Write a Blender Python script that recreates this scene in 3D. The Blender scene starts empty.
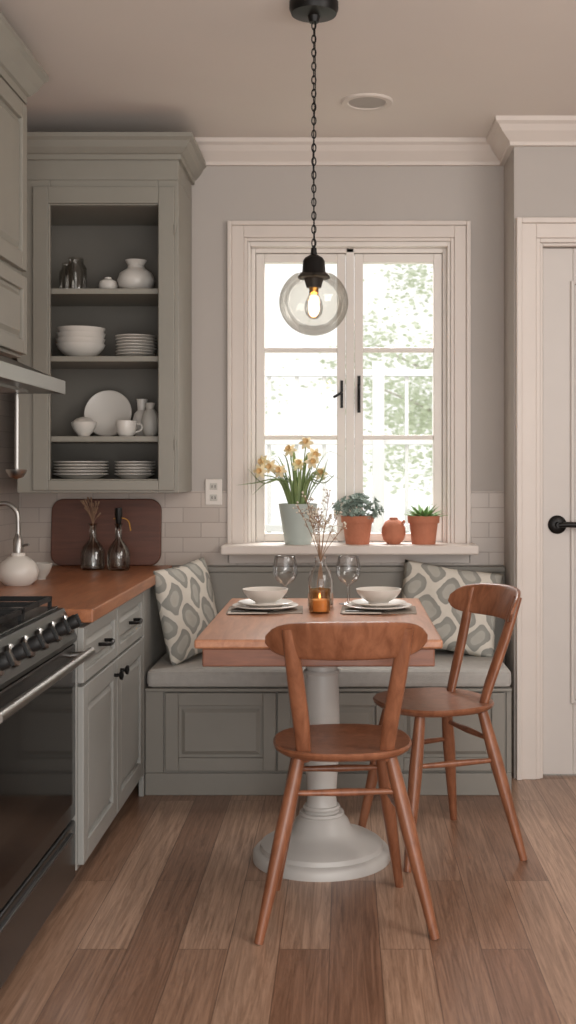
import bpy, bmesh, math, random
from mathutils import Vector, Matrix
random.seed(7)
sc = bpy.context.scene
COL = sc.collection

# ---------------------------------------------------------------- materials
def lin(c):
    c = c/255.0
    return c/12.92 if c <= 0.04045 else ((c+0.055)/1.055)**2.4
def rgb(r, g, b): return (lin(r), lin(g), lin(b), 1.0)

def new_mat(name):
    m = bpy.data.materials.new(name); m.use_nodes = True
    nt = m.node_tree
    b = nt.nodes.get('Principled BSDF')
    return m, nt, b

def paint(name, c, rough=0.5, var=0.06, scale=6.0, metal=0.0, bump=0.0, bscale=80, spec=0.5):
    m, nt, b = new_mat(name)
    tc = nt.nodes.new('ShaderNodeTexCoord')
    n = nt.nodes.new('ShaderNodeTexNoise'); n.inputs['Scale'].default_value = scale
    n.inputs['Detail'].default_value = 4
    nt.links.new(tc.outputs['Object'], n.inputs['Vector'])
    r = nt.nodes.new('ShaderNodeValToRGB')
    a = rgb(*c)
    r.color_ramp.elements[0].position = 0.3; r.color_ramp.elements[1].position = 0.7
    r.color_ramp.elements[0].color = (a[0]*(1-var), a[1]*(1-var), a[2]*(1-var), 1)
    r.color_ramp.elements[1].color = (min(1, a[0]*(1+var)), min(1, a[1]*(1+var)), min(1, a[2]*(1+var)), 1)
    nt.links.new(n.outputs['Fac'], r.inputs['Fac'])
    nt.links.new(r.outputs['Color'], b.inputs['Base Color'])
    b.inputs['Roughness'].default_value = rough
    b.inputs['Metallic'].default_value = metal
    b.inputs['Specular IOR Level'].default_value = spec
    if bump > 0:
        n2 = nt.nodes.new('ShaderNodeTexNoise'); n2.inputs['Scale'].default_value = bscale
        nt.links.new(tc.outputs['Object'], n2.inputs['Vector'])
        bp = nt.nodes.new('ShaderNodeBump'); bp.inputs['Strength'].default_value = bump
        bp.inputs['Distance'].default_value = 0.01
        nt.links.new(n2.outputs['Fac'], bp.inputs['Height'])
        nt.links.new(bp.outputs['Normal'], b.inputs['Normal'])
    return m

def wood(name, c1, c2, stretch=(1, 12, 12), scale=3.0, rough=0.4):
    m, nt, b = new_mat(name)
    tc = nt.nodes.new('ShaderNodeTexCoord')
    mp = nt.nodes.new('ShaderNodeMapping'); mp.inputs['Scale'].default_value = stretch
    nt.links.new(tc.outputs['Object'], mp.inputs['Vector'])
    n = nt.nodes.new('ShaderNodeTexNoise'); n.inputs['Scale'].default_value = scale
    n.inputs['Detail'].default_value = 8; n.inputs['Roughness'].default_value = 0.65
    n.inputs['Distortion'].default_value = 0.6
    nt.links.new(mp.outputs['Vector'], n.inputs['Vector'])
    r = nt.nodes.new('ShaderNodeValToRGB')
    r.color_ramp.elements[0].position = 0.32; r.color_ramp.elements[1].position = 0.68
    r.color_ramp.elements[0].color = rgb(*c1); r.color_ramp.elements[1].color = rgb(*c2)
    nt.links.new(n.outputs['Fac'], r.inputs['Fac'])
    nt.links.new(r.outputs['Color'], b.inputs['Base Color'])
    b.inputs['Roughness'].default_value = rough
    bp = nt.nodes.new('ShaderNodeBump'); bp.inputs['Strength'].default_value = 0.15
    bp.inputs['Distance'].default_value = 0.003
    nt.links.new(n.outputs['Fac'], bp.inputs['Height'])
    nt.links.new(bp.outputs['Normal'], b.inputs['Normal'])
    return m

def glassy(name, tint=(1, 1, 1), base=0.06, edge=0.6, rough=0.02):
    m = bpy.data.materials.new(name); m.use_nodes = True
    nt = m.node_tree; nt.nodes.clear()
    o = nt.nodes.new('ShaderNodeOutputMaterial')
    t = nt.nodes.new('ShaderNodeBsdfTransparent'); t.inputs['Color'].default_value = (*tint, 1)
    g = nt.nodes.new('ShaderNodeBsdfGlossy'); g.inputs['Roughness'].default_value = rough
    lw = nt.nodes.new('ShaderNodeFresnel'); lw.inputs['IOR'].default_value = 1.4
    mr = nt.nodes.new('ShaderNodeMapRange')
    mr.inputs['To Min'].default_value = base; mr.inputs['To Max'].default_value = edge
    nt.links.new(lw.outputs['Fac'], mr.inputs['Value'])
    mx = nt.nodes.new('ShaderNodeMixShader')
    nt.links.new(mr.outputs['Result'], mx.inputs['Fac'])
    nt.links.new(t.outputs['BSDF'], mx.inputs[1]); nt.links.new(g.outputs['BSDF'], mx.inputs[2])
    nt.links.new(mx.outputs['Shader'], o.inputs['Surface'])
    return m

def emis(name, c, s):
    m, nt, b = new_mat(name)
    b.inputs['Base Color'].default_value = (*c, 1)
    b.inputs['Emission Color'].default_value = (*c, 1)
    b.inputs['Emission Strength'].default_value = s
    return m

def floor_mat():
    m, nt, b = new_mat('floor_planks')
    tc = nt.nodes.new('ShaderNodeTexCoord')
    mp = nt.nodes.new('ShaderNodeMapping'); mp.inputs['Rotation'].default_value = (0, 0, math.pi/2)
    mp.inputs['Location'].default_value = (0.3, 0.04, 0)
    nt.links.new(tc.outputs['Object'], mp.inputs['Vector'])
    br = nt.nodes.new('ShaderNodeTexBrick')
    br.offset = 0.37; br.offset_frequency = 2
    br.inputs['Scale'].default_value = 1.0
    br.inputs['Brick Width'].default_value = 1.35
    br.inputs['Row Height'].default_value = 0.132
    br.inputs['Mortar Size'].default_value = 0.0012
    br.inputs['Mortar Smooth'].default_value = 0.3
    br.inputs['Bias'].default_value = 0.0
    br.inputs['Color1'].default_value = (0, 0, 0, 1); br.inputs['Color2'].default_value = (1, 1, 1, 1)
    br.inputs['Mortar'].default_value = (0.5, 0.5, 0.5, 1)
    nt.links.new(mp.outputs['Vector'], br.inputs['Vector'])
    # plank tone
    r0 = nt.nodes.new('ShaderNodeValToRGB')
    r0.color_ramp.elements[0].color = rgb(142, 106, 85); r0.color_ramp.elements[1].color = rgb(186, 153, 130)
    e = r0.color_ramp.elements.new(0.5); e.color = rgb(163, 128, 105)
    nt.links.new(br.outputs['Color'], r0.inputs['Fac'])
    # grain
    mp2 = nt.nodes.new('ShaderNodeMapping'); mp2.inputs['Scale'].default_value = (24, 0.8, 1)
    nt.links.new(tc.outputs['Object'], mp2.inputs['Vector'])
    ad = nt.nodes.new('ShaderNodeVectorMath'); ad.operation = 'MULTIPLY_ADD'
    ad.inputs[1].default_value = (9, 9, 9)
    nt.links.new(br.outputs['Color'], ad.inputs[0]); nt.links.new(mp2.outputs['Vector'], ad.inputs[2])
    n = nt.nodes.new('ShaderNodeTexNoise'); n.inputs['Scale'].default_value = 2.3
    n.inputs['Detail'].default_value = 12; n.inputs['Roughness'].default_value = 0.76
    n.inputs['Distortion'].default_value = 1.9
    nt.links.new(ad.outputs['Vector'], n.inputs['Vector'])
    r1 = nt.nodes.new('ShaderNodeValToRGB')
    r1.color_ramp.elements[0].position = 0.37; r1.color_ramp.elements[1].position = 0.60
    r1.color_ramp.elements[0].color = (0.46, 0.41, 0.37, 1); r1.color_ramp.elements[1].color = (1.02, 1.02, 1.02, 1)
    nt.links.new(n.outputs['Fac'], r1.inputs['Fac'])
    mx = nt.nodes.new('ShaderNodeMix'); mx.data_type = 'RGBA'; mx.blend_type = 'MULTIPLY'
    mx.inputs['Factor'].default_value = 1.0
    nt.links.new(r0.outputs['Color'], mx.inputs['A']); nt.links.new(r1.outputs['Color'], mx.inputs['B'])
    mx2 = nt.nodes.new('ShaderNodeMix'); mx2.data_type = 'RGBA'
    nt.links.new(br.outputs['Fac'], mx2.inputs['Factor'])
    nt.links.new(mx.outputs['Result'], mx2.inputs['A'])
    mx2.inputs['B'].default_value = rgb(84, 60, 46)
    nt.links.new(mx2.outputs['Result'], b.inputs['Base Color'])
    b.inputs['Roughness'].default_value = 0.30
    bp = nt.nodes.new('ShaderNodeBump'); bp.inputs['Strength'].default_value = 0.10
    bp.inputs['Distance'].default_value = 0.003
    nt.links.new(n.outputs['Fac'], bp.inputs['Height'])
    nt.links.new(bp.outputs['Normal'], b.inputs['Normal'])
    return m

def tile_mat(name, axis):
    m, nt, b = new_mat(name)
    tc = nt.nodes.new('ShaderNodeTexCoord')
    sp = nt.nodes.new('ShaderNodeSeparateXYZ'); nt.links.new(tc.outputs['Object'], sp.inputs[0])
    cb = nt.nodes.new('ShaderNodeCombineXYZ')
    nt.links.new(sp.outputs[axis], cb.inputs['X']); nt.links.new(sp.outputs['Z'], cb.inputs['Y'])
    br = nt.nodes.new('ShaderNodeTexBrick'); br.offset = 0.5
    br.inputs['Scale'].default_value = 1.0
    br.inputs['Brick Width'].default_value = 0.155
    br.inputs['Row Height'].default_value = 0.064
    br.inputs['Mortar Size'].default_value = 0.0020
    br.inputs['Mortar Smooth'].default_value = 0.3
    br.inputs['Color1'].default_value = rgb(182, 170, 160); br.inputs['Color2'].default_value = rgb(192, 180, 170)
    br.inputs['Mortar'].default_value = rgb(162, 150, 141)
    nt.links.new(cb.outputs[0], br.inputs['Vector'])
    nt.links.new(br.outputs['Color'], b.inputs['Base Color'])
    b.inputs['Roughness'].default_value = 0.32
    bp = nt.nodes.new('ShaderNodeBump'); bp.inputs['Strength'].default_value = 0.35
    bp.inputs['Distance'].default_value = 0.002; bp.invert = True
    nt.links.new(br.outputs['Fac'], bp.inputs['Height']); nt.links.new(bp.outputs['Normal'], b.inputs['Normal'])
    return m

def pillow_mat():
    m, nt, b = new_mat('pillow_fabric')
    uv = nt.nodes.new('ShaderNodeTexCoord')
    n0 = nt.nodes.new('ShaderNodeTexNoise'); n0.inputs['Scale'].default_value = 6
    nt.links.new(uv.outputs['UV'], n0.inputs['Vector'])
    va = nt.nodes.new('ShaderNodeVectorMath'); va.operation = 'MULTIPLY_ADD'; va.inputs[1].default_value = (.08, .08, 0)
    nt.links.new(n0.outputs['Color'], va.inputs[0]); nt.links.new(uv.outputs['UV'], va.inputs[2])
    sp = nt.nodes.new('ShaderNodeSeparateXYZ'); nt.links.new(va.outputs[0], sp.inputs[0])
    def M(op, a, b_=None, c=None):
        n = nt.nodes.new('ShaderNodeMath'); n.operation = op
        for i, v in enumerate((a, b_, c)):
            if v is None: continue
            if isinstance(v, (int, float)): n.inputs[i].default_value = v
            else: nt.links.new(v, n.inputs[i])
        return n.outputs[0]
    u = M('MULTIPLY', sp.outputs['X'], 2*math.pi*2.9)
    v = M('MULTIPLY', sp.outputs['Y'], 2*math.pi*2.1)
    w = M('ADD', u, M('MULTIPLY', M('SINE', v), 0.6))
    f = M('ABSOLUTE', M('ADD', M('COSINE', w), M('COSINE', v)))
    f = M('MULTIPLY', f, .5)
    r = nt.nodes.new('ShaderNodeValToRGB')
    cr = r.color_ramp
    cr.elements[0].position = 0.0; cr.elements[0].color = rgb(216, 210, 199)
    cr.elements[1].position = 1.0; cr.elements[1].color = rgb(178, 175, 167)
    for p, c in ((0.21, (216, 210, 199)), (0.26, (148, 147, 141)), (0.66, (158, 157, 150)), (0.72, (180, 178, 170))):
        e = cr.elements.new(p); e.color = rgb(*c)
    nt.links.new(f, r.inputs['Fac'])
    nt.links.new(r.outputs['Color'], b.inputs['Base Color'])
    b.inputs['Roughness'].default_value = 0.95
    b.inputs['Specular IOR Level'].default_value = 0.1
    n2 = nt.nodes.new('ShaderNodeTexNoise'); n2.inputs['Scale'].default_value = 12
    nt.links.new(uv.outputs['Object'], n2.inputs['Vector'])
    bp = nt.nodes.new('ShaderNodeBump'); bp.inputs['Strength'].default_value = 0.7
    bp.inputs['Distance'].default_value = 0.02
    nt.links.new(n2.outputs['Fac'], bp.inputs['Height']); nt.links.new(bp.outputs['Normal'], b.inputs['Normal'])
    return m

WALL = paint('wall_paint', (183, 176, 170), 0.8, 0.02, 2)
CEIL = paint('ceiling_paint', (224, 215, 208), 0.85, 0.015, 2)
TRIM = paint('trim_paint', (216, 206, 198), 0.45, 0.02)
WINW = paint('window_paint', (226, 219, 212), 0.4, 0.02)
DOORM = paint('door_paint', (204, 197, 191), 0.5, 0.02)
CAB = paint('cabinet_paint', (144, 140, 130), 0.45, 0.03)
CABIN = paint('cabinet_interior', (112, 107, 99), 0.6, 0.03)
BASEC = paint('base_cabinet_paint', (154, 153, 148), 0.42, 0.03)
BENCH = paint('bench_paint', (136, 132, 124), 0.5, 0.03)
FLOOR = floor_mat()
TILE = tile_mat('tile_back', 'X'); TILEL = tile_mat('tile_side', 'Y')
BUTCH = wood('butcher_block', (142, 88, 58), (178, 118, 82), (9, 1, 9), 4, 0.33)
CHAIRW = wood('chair_wood', (116, 70, 47), (152, 99, 71), (6, 6, 1.2), 6, 0.32)
TABLEW = wood('table_wood', (156, 103, 74), (188, 133, 99), (10, 1, 10), 4, 0.32)
TABLEA = wood('table_apron_wood', (112, 68, 48), (138, 87, 62), (1.2, 10, 12), 4, 0.4)
BOARDW = wood('board_wood', (86, 51, 38), (108, 65, 48), (1, 10, 10), 4, 0.45)
PEDW = paint('pedestal_paint', (192, 188, 183), 0.4, 0.02)
BLACK = paint('black_metal', (28, 26, 25), 0.4, 0.1, metal=0.6)
BLKP = paint('black_iron', (20, 20, 20), 0.55, 0.1)
STEEL = paint('brushed_steel', (160, 157, 153), 0.32, 0.04, metal=1.0)
DSTEEL = paint('dark_steel', (78, 76, 74), 0.3, 0.04, metal=0.95)
BGLASS = paint('oven_glass', (12, 11, 11), 0.08, 0.05)
CER = paint('white_ceramic', (220, 214, 206), 0.3, 0.02)
CERG = paint('grey_ceramic', (190, 186, 178), 0.45, 0.05)
TERRA = paint('terracotta', (186, 118, 90), 0.8, 0.1, 14, bump=0.2)
MINT = paint('mint_glaze', (182, 192, 186), 0.4, 0.06)
SOIL = paint('soil', (60, 44, 34), 0.95, 0.3, 40)
LEAF = paint('leaf_green', (124, 142, 92), 0.5, 0.2, 20)
SUCC = paint('succulent_blue', (138, 154, 144), 0.55, 0.2, 30)
AGAVE = paint('agave_green', (118, 154, 92), 0.45, 0.2, 20)
PETAL = paint('petal_cream', (236, 222, 184), 0.6, 0.05)
TRUMP = paint('trumpet_peach', (224, 192, 140), 0.6, 0.05)
DRIED = paint('dried_stems', (146, 116, 92), 0.9, 0.2, 30)
DRYW = paint('dried_blooms', (205, 196, 180), 0.9, 0.1, 30)
CUSH = paint('seat_fabric', (176, 173, 168), 0.95, 0.05, 40, bump=0.25, bscale=300, spec=0.1)
PILL = pillow_mat()
LINEN = paint('placemat_weave', (150, 138, 126), 0.95, 0.18, 90, bump=0.5, bscale=250)
NAPK = paint('napkin_linen', (206, 198, 188), 0.95, 0.05, 60)
WGLASS = glassy('window_glass', (1, 1, 1), 0.0, 0.25)
CGLASS = glassy('clear_glass', (0.93, 0.93, 0.925), 0.06, 0.85, .05)
VGLASS = glassy('vase_glass', (0.94, 0.94, 0.935), 0.05, 0.7, .05)
PGLASS = glassy('pendant_glass', (0.89, 0.87, 0.82), 0.04, 0.65, .03)
SMOKE = glassy('smoke_glass', (0.80, 0.78, 0.75), 0.06, 0.6, .05)
AMBER = glassy('amber_glass', (0.97, 0.80, 0.60), 0.05, 0.6)
BRASS = paint('brass', (190, 140, 70), 0.3, 0.05, metal=1.0)
FIL = emis('filament', (1.0, 0.6, 0.3), 6)
FLAME = emis('candle_flame', (1.0, 0.62, 0.3), 3)
WAX = paint('candle_wax', (232, 200, 165), 0.5, 0.03)
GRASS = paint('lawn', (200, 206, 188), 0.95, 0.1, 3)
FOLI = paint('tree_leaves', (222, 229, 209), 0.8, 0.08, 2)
BARK = paint('bark', (196, 190, 182), 0.9, 0.1, 8)
FENCE = paint('fence_paint', (182, 184, 184), 0.7, 0.03)
PLAST = paint('outlet_plastic', (222, 215, 207), 0.4, 0.01)
DARK = paint('dark_recess', (50, 48, 46), 0.8, 0.05)

# ---------------------------------------------------------------- builders
def root(name, loc=(0, 0, 0), rz=0.0):
    e = bpy.data.objects.new(name, None); COL.objects.link(e)
    e.empty_display_size = 0.05
    e.location = loc; e.rotation_euler = (0, 0, rz)
    return e

class MB:
    def __init__(s): s.bm = bmesh.new()
    def add(s, verts, faces, M=None):
        vs = [s.bm.verts.new(M @ Vector(v) if M else Vector(v)) for v in verts]
        for f in faces:
            try: s.bm.faces.new([vs[i] for i in f])
            except ValueError: pass
        return vs
    def box(s, x0, x1, y0, y1, z0, z1, M=None):
        v = [(x0, y0, z0), (x1, y0, z0), (x1, y1, z0), (x0, y1, z0), (x0, y0, z1), (x1, y0, z1), (x1, y1, z1), (x0, y1, z1)]
        f = [(0, 3, 2, 1), (4, 5, 6, 7), (0, 1, 5, 4), (1, 2, 6, 5), (2, 3, 7, 6), (3, 0, 4, 7)]
        s.add(v, f, M); return s
    def lathe(s, prof, c=(0, 0, 0), n=32, M=None, cap0=True, cap1=True, sx=1, sy=1, fn=None):
        verts = []; faces = []
        for r, z in prof:
            for i in range(n):
                a = 2*math.pi*i/n
                k = fn(a) if fn else 1
                verts.append((c[0]+r*k*math.cos(a)*sx, c[1]+r*k*math.sin(a)*sy, c[2]+z))
        for j in range(len(prof)-1):
            for i in range(n):
                i2 = (i+1) % n
                faces.append((j*n+i, j*n+i2, (j+1)*n+i2, (j+1)*n+i))
        if cap0 and prof[0][0] > 1e-5: faces.append(tuple(reversed(range(n))))
        if cap1 and prof[-1][0] > 1e-5: faces.append(tuple((len(prof)-1)*n+i for i in range(n)))
        s.add(verts, faces, M); return s
    def tube(s, pts, rad, n=10, ab=(1, 1), up=None, closed=False, M=None):
        pts = [Vector(p) for p in pts]; m = len(pts)
        if isinstance(rad, (int, float)): rad = [rad]*m
        u = Vector(up) if up else None
        verts = []; faces = []
        prev = None
        for i, p in enumerate(pts):
            if closed: t = pts[(i+1) % m]-pts[i-1]
            elif i == 0: t = pts[1]-pts[0]
            elif i == m-1: t = pts[-1]-pts[-2]
            else: t = pts[i+1]-pts[i-1]
            t.normalize()
            if u is not None: a = u - t*u.dot(t)
            elif prev is not None: a = prev - t*prev.dot(t)
            else:
                q = Vector((0, 0, 1)) if abs(t.z) < 0.9 else Vector((1, 0, 0))
                a = q - t*q.dot(t)
            a.normalize(); b = t.cross(a); prev = a
            for k in range(n):
                th = 2*math.pi*k/n
                verts.append(p + a*math.cos(th)*rad[i]*ab[0] + b*math.sin(th)*rad[i]*ab[1])
        for j in range(m-1 if not closed else m):
            j2 = (j+1) % m
            for k in range(n):
                k2 = (k+1) % n
                faces.append((j*n+k, j*n+k2, j2*n+k2, j2*n+k))
        if not closed:
            faces.append(tuple(reversed(range(n)))); faces.append(tuple((m-1)*n+k for k in range(n)))
        s.add(verts, faces, M); return s
    def sweep(s, prof, path, side=1, closed=False):
        P = [Vector((p[0], p[1])) for p in path]; m = len(P); k = len(prof)
        verts = []; faces = []
        for i in range(m):
            if i == 0: d1 = d2 = (P[1]-P[0]).normalized()
            elif i == m-1: d1 = d2 = (P[-1]-P[-2]).normalized()
            else: d1 = (P[i]-P[i-1]).normalized(); d2 = (P[i+1]-P[i]).normalized()
            n1 = Vector((-d1.y, d1.x))*side; n2 = Vector((-d2.y, d2.x))*side
            nn = (n1+n2).normalized(); nn = nn/max(0.2, nn.dot(n1))
            for d, z in prof: verts.append((P[i].x+nn.x*d, P[i].y+nn.y*d, z))
        for i in range(m-1):
            for j in range(k):
                j2 = (j+1) % k
                faces.append((i*k+j, i*k+j2, (i+1)*k+j2, (i+1)*k+j))
        faces.append(tuple(range(k))); faces.append(tuple((m-1)*k+j for j in reversed(range(k))))
        s.add(verts, faces); return s
    def prism(s, poly, y0, y1, M=None):
        n = len(poly)
        v = [(p[0], y0, p[1]) for p in poly]+[(p[0], y1, p[1]) for p in poly]
        f = [tuple(range(n)), tuple(reversed(range(n, 2*n)))]
        for i in range(n):
            j = (i+1) % n; f.append((i, i+n, j+n, j))
        s.add(v, f, M); return s
    def done(s, name, mat, parent=None, smooth=False, bevel=0.0, sub=0, solid=0.0, seg=2):
        bmesh.ops.recalc_face_normals(s.bm, faces=s.bm.faces)
        me = bpy.data.meshes.new(name); s.bm.to_mesh(me); s.bm.free()
        o = bpy.data.objects.new(name, me); COL.objects.link(o)
        me.materials.append(mat)
        if smooth:
            for p in me.polygons: p.use_smooth = True
            try: me.set_sharp_from_angle(angle=math.radians(42))
            except Exception: pass
        if bevel:
            md = o.modifiers.new('bevel', 'BEVEL'); md.width = bevel; md.segments = seg
            md.limit_method = 'ANGLE'; md.angle_limit = math.radians(50)
        if parent: o.parent = parent
        return o

def R(z=0, loc=(0, 0, 0)): return Matrix.Translation(loc) @ Matrix.Rotation(z, 4, 'Z')
def spline(pts, n=8):
    P = [Vector(p) for p in pts]; out = []
    Q = [P[0]*2-P[1]]+P+[P[-1]*2-P[-2]]
    for i in range(1, len(Q)-2):
        for k in range(n):
            t = k/n; a, b, c, d = Q[i-1], Q[i], Q[i+1], Q[i+2]
            out.append(0.5*((2*b)+(c-a)*t+(2*a-5*b+4*c-d)*t*t+(3*b-a-3*c+d)*t**3))
    out.append(P[-1]); return out

def panel(mb, w0, w1, z0, z1, M, t=0.02, fr=0.05):
    mb.box(w0, w0+fr, -t, 0, z0, z1, M); mb.box(w1-fr, w1, -t, 0, z0, z1, M)
    mb.box(w0+fr, w1-fr, -t, 0, z0, z0+fr, M); mb.box(w0+fr, w1-fr, -t, 0, z1-fr, z1, M)
    mb.box(w0+fr-.002, w1-fr+.002, -t*0.35, 0, z0+fr-.002, z1-fr+.002, M)
    a0, a1, b0, b1 = w0+fr+.012, w1-fr-.012, z0+fr+.012, z1-fr-.012
    if a1-a0 > .05 and b1-b0 > .05:
        g = .014
        v = [(a0, -t*.35, b0), (a1, -t*.35, b0), (a1, -t*.35, b1), (a0, -t*.35, b1),
             (a0+g, -t*.8, b0+g), (a1-g, -t*.8, b0+g), (a1-g, -t*.8, b1-g), (a0+g, -t*.8, b1-g)]
        mb.add(v, [(0, 1, 5, 4), (1, 2, 6, 5), (2, 3, 7, 6), (3, 0, 4, 7), (4, 5, 6, 7)], M)

# ---------------------------------------------------------------- room
YB, YD, XR, XL, HC = 4.96, 4.66, 0.685, -1.41, 2.66
MB().box(XL-.12, 2.52, -1.6, 5.12, -0.05, 0).done('floor', FLOOR)
MB().box(XL-.12, 2.52, -1.6, 5.12, HC, HC+.08).done('ceiling', CEIL)
wx0, wx1, wz0, wz1 = -.42, .455, .93, 2.235
w = MB()
w.box(XL, wx0, YB, YB+.16, 0, HC).box(wx1, XR, YB, YB+.16, 0, HC)
w.box(wx0, wx1, YB, YB+.16, 0, wz0).box(wx0, wx1, YB, YB+.16, wz1, HC)
w.done('wall_back', WALL)
dx0, dx1, dz1 = .79, 1.66, 2.17
w = MB()
w.box(XR, dx0, YD, YB+.16, 0, HC).box(dx1, 2.4, YD, YD+.12, 0, HC).box(dx0, dx1, YD, YD+.12, dz1, HC)
w.done('wall_door_side', WALL)
MB().box(XL-.12, XL, -1.6, YB+.16, 0, HC).done('wall_left', WALL)
MB().box(2.4, 2.52, 1.2, YD+.12, 0, HC).done('wall_right', WALL)
# tiles
t = MB(); CW = .085
t.box(XL, wx0-CW, YB-.008, YB, .84, 1.158).box(wx1+CW, XR, YB-.008, YB, .84, 1.158).box(wx0-CW, wx1+CW, YB-.008, YB, .84, .85)
t.done('trim_tile_back', TILE)
MB().box(XL, XL+.008, .5, YB-.008, .84, 1.62).done('trim_tile_left', TILEL)
# crown
cp = [(0, HC), (.085, HC), (.085, HC-.018), (.07, HC-.028), (.055, HC-.05), (.03, HC-.075), (.02, HC-.085), (.02, HC-.1), (0, HC-.1)]
MB().sweep(cp, [(XL, YB), (XR, YB), (XR, YD), (2.4, YD)], side=-1).done('trim_crown', TRIM)
MB().sweep(cp, [(XL, 1.0), (XL, YB)], side=-1).done('trim_crown_left', TRIM)
bp_ = [(0, 0), (.016, 0), (.016, .12), (.01, .135), (0, .14)]
MB().sweep(bp_, [(dx1+.1, YD), (2.4, YD)], side=-1).done('baseboard_door_side', TRIM)
c = MB(); Y = YD
def casing(mb, x0, x1, z0, z1, w_, yf, bottom=False):
    for (a, b, th) in ((0, w_*.18, .012), (w_*.18, w_*.78, .018), (w_*.78, w_, .03)):
        mb.box(x0-b, x0-a, yf-th, yf, z0, z1+b).box(x1+a, x1+b, yf-th, yf, z0, z1+b)
        mb.box(x0-a, x1+a, yf-th, yf, z1+a, z1+b)
casing(c, dx0, dx1, 0, dz1, .098, YD)
c.box(dx0, dx0+.012, YD, YD+.12, 0, dz1).box(dx1-.012, dx1, YD, YD+.12, 0, dz1).box(dx0+.012, dx1-.012, YD, YD+.12, dz1-.012, dz1)
c.done('trim_door_casing', TRIM, bevel=.003)
d = root('door_1', (0, YD+.03, 0))
a0, a1 = dx0+.015, dx1-.015
m = MB()
m.box(a0, a0+.125, 0, .045, .008, dz1-.015).box(a1-.125, a1, 0, .045, .008, dz1-.015)
m.box(a0+.125, a1-.125, 0, .045, .008, .30).box(a0+.125, a1-.125, 0, .045, dz1-.15, dz1-.015)
m.done('door_slab', DOORM, d, bevel=.004)
m = MB()
for q in (0, .016):
    x0, x1, z0, z1 = a0+.115+q, a1-.115-q, .30+q, dz1-.15-q
    th = -.014+q*.5
    m.box(x0, x0+.014, th, .04, z0, z1).box(x1-.014, x1, th, .04, z0, z1).box(x0+.014, x1-.014, th, .04, z0, z0+.014).box(x0+.014, x1-.014, th, .04, z1-.014, z1)
m.done('glazing_bead', DOORM, d, bevel=.002)
MB().box(a0+.14, a1-.14, .02, .026, .32, dz1-.165).done('frosted_pane', paint('frosted_pane', (215, 210, 204), .3, .02), d)
m = MB()
rotx = Matrix.Rotation(math.pi/2, 4, 'X')
kz = 1.25-55*.00405
m.lathe([(0.0, 0), (.038, 0), (.038, .006), (.032, .012), (.012, .014), (.012, .05), (.0, .05)], n=24, M=Matrix.Translation((.865, 0, kz)) @ rotx)
m.tube(spline([(.865, -.045, kz), (.90, -.05, kz+.002), (.95, -.05, kz), (.985, -.045, kz-.004)]), .0115, 10)
m.done('door_lever', BLACK, d, True)

# window
wn = root('window_1')
m = MB(); casing(m, wx0, wx1, wz0, wz1, CW, YB)
m.done('window_casing', TRIM, wn, bevel=.003)
m = MB()
m.box(wx0, wx0+.012, YB, YB+.15, wz0, wz1).box(wx1-.012, wx1, YB, YB+.15, wz0, wz1).box(wx0+.012, wx1-.012, YB, YB+.15, wz1-.02, wz1)
fy0, fy1 = YB+.055, YB+.105
for x0, x1 in ((wx0+.012, wx0+.03), (wx1-.03, wx1-.012), (.004, .04)):
    m.box(x0, x1, fy0-.01, fy1+.01, wz0, wz1-.02)
m.box(wx0+.03, wx1-.03, fy0-.01, fy1+.01, wz1-.04, wz1-.02)
m.done('window_frame', WINW, wn, bevel=.003)
for nm, x0, x1 in (('left', wx0+.032, .002), ('right', .042, wx1-.032)):
    m = MB(); sw = .037
    z0, z1 = wz0+.008, wz1-.042
    m.box(x0, x0+sw, fy0, fy1, z0, z1).box(x1-sw, x1, fy0, fy1, z0, z1)
    m.box(x0+sw, x1-sw, fy0, fy1, z0, z0+.035).box(x0+sw, x1-sw, fy0, fy1, z1-sw, z1)
    m.box(x0+sw, x1-sw, fy0+.008, fy1-.008, 1.765, 1.785)
    m.box(x0+sw, x1-sw, fy0+.008, fy1-.008, 1.383, 1.403)
    m.done('sash_'+nm, WINW, wn, bevel=.003)
    MB().box(x0+sw-.004, x1-sw+.004, fy0+.022, fy0+.026, z0+.03, z1-sw+.004).done('glass_'+nm, WGLASS, wn)
m = MB()
m.box(-.020, -.008, fy0-.006, fy0, 1.52, 1.64)
m.tube([(-.014, fy0-.006, 1.59), (-.014, fy0-.03, 1.585), (-.05, fy0-.033, 1.565)], .006, 8)
m.box(.054, .068, fy0-.008, fy0, 1.50, 1.66)
m.tube([(.061, fy0-.006, 1.62), (.061, fy0-.03, 1.60), (.061, fy0-.033, 1.51)], .006, 8)
m.done('window_latches', BLACK, wn, True)
MB().box(-.52, .56, 4.80, 5.07, .895, .935).done('sill', TRIM, wn, bevel=.008)
MB().box(-.50, .535, YB-.018, YB, .85, .895).done('trim_window_apron', TRIM, bevel=.003)

o = root('wall_outlet', (-.565, YB-.008, 1.155))
m = MB(); m.box(-.036, .036, -.006, .0, -.056, .056); m.done('cover_plate', PLAST, o, bevel=.003)
m = MB()
for z in (-.024, .024):
    m.box(-.016, .016, -.009, -.006, z-.014, z+.014)
m.done('sockets', CERG, o, bevel=.002)
m = MB()
for z in (-.024, .024):
    m.box(-.008, -.005, -.0095, -.009, z-.006, z+.006).box(.005, .008, -.0095, -.009, z-.006, z+.006)
m.done('slots', DARK, o)

v = root('recessed_ceiling_light', (.085, 4.40, HC))
m = MB(); m.lathe([(.07, -.002), (.075, -.008), (.095, -.008), (.1, -.003), (.1, 0), (.07, 0)], n=48, cap0=False, cap1=False)
m.done('trim_ring', TRIM, v, True)
m = MB(); m.lathe([(0, -.004), (.072, -.004), (.072, 0), (0, 0)], n=48); m.done('diffuser', paint('diffuser', (176, 168, 162), .6, .02), v, True)

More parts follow.
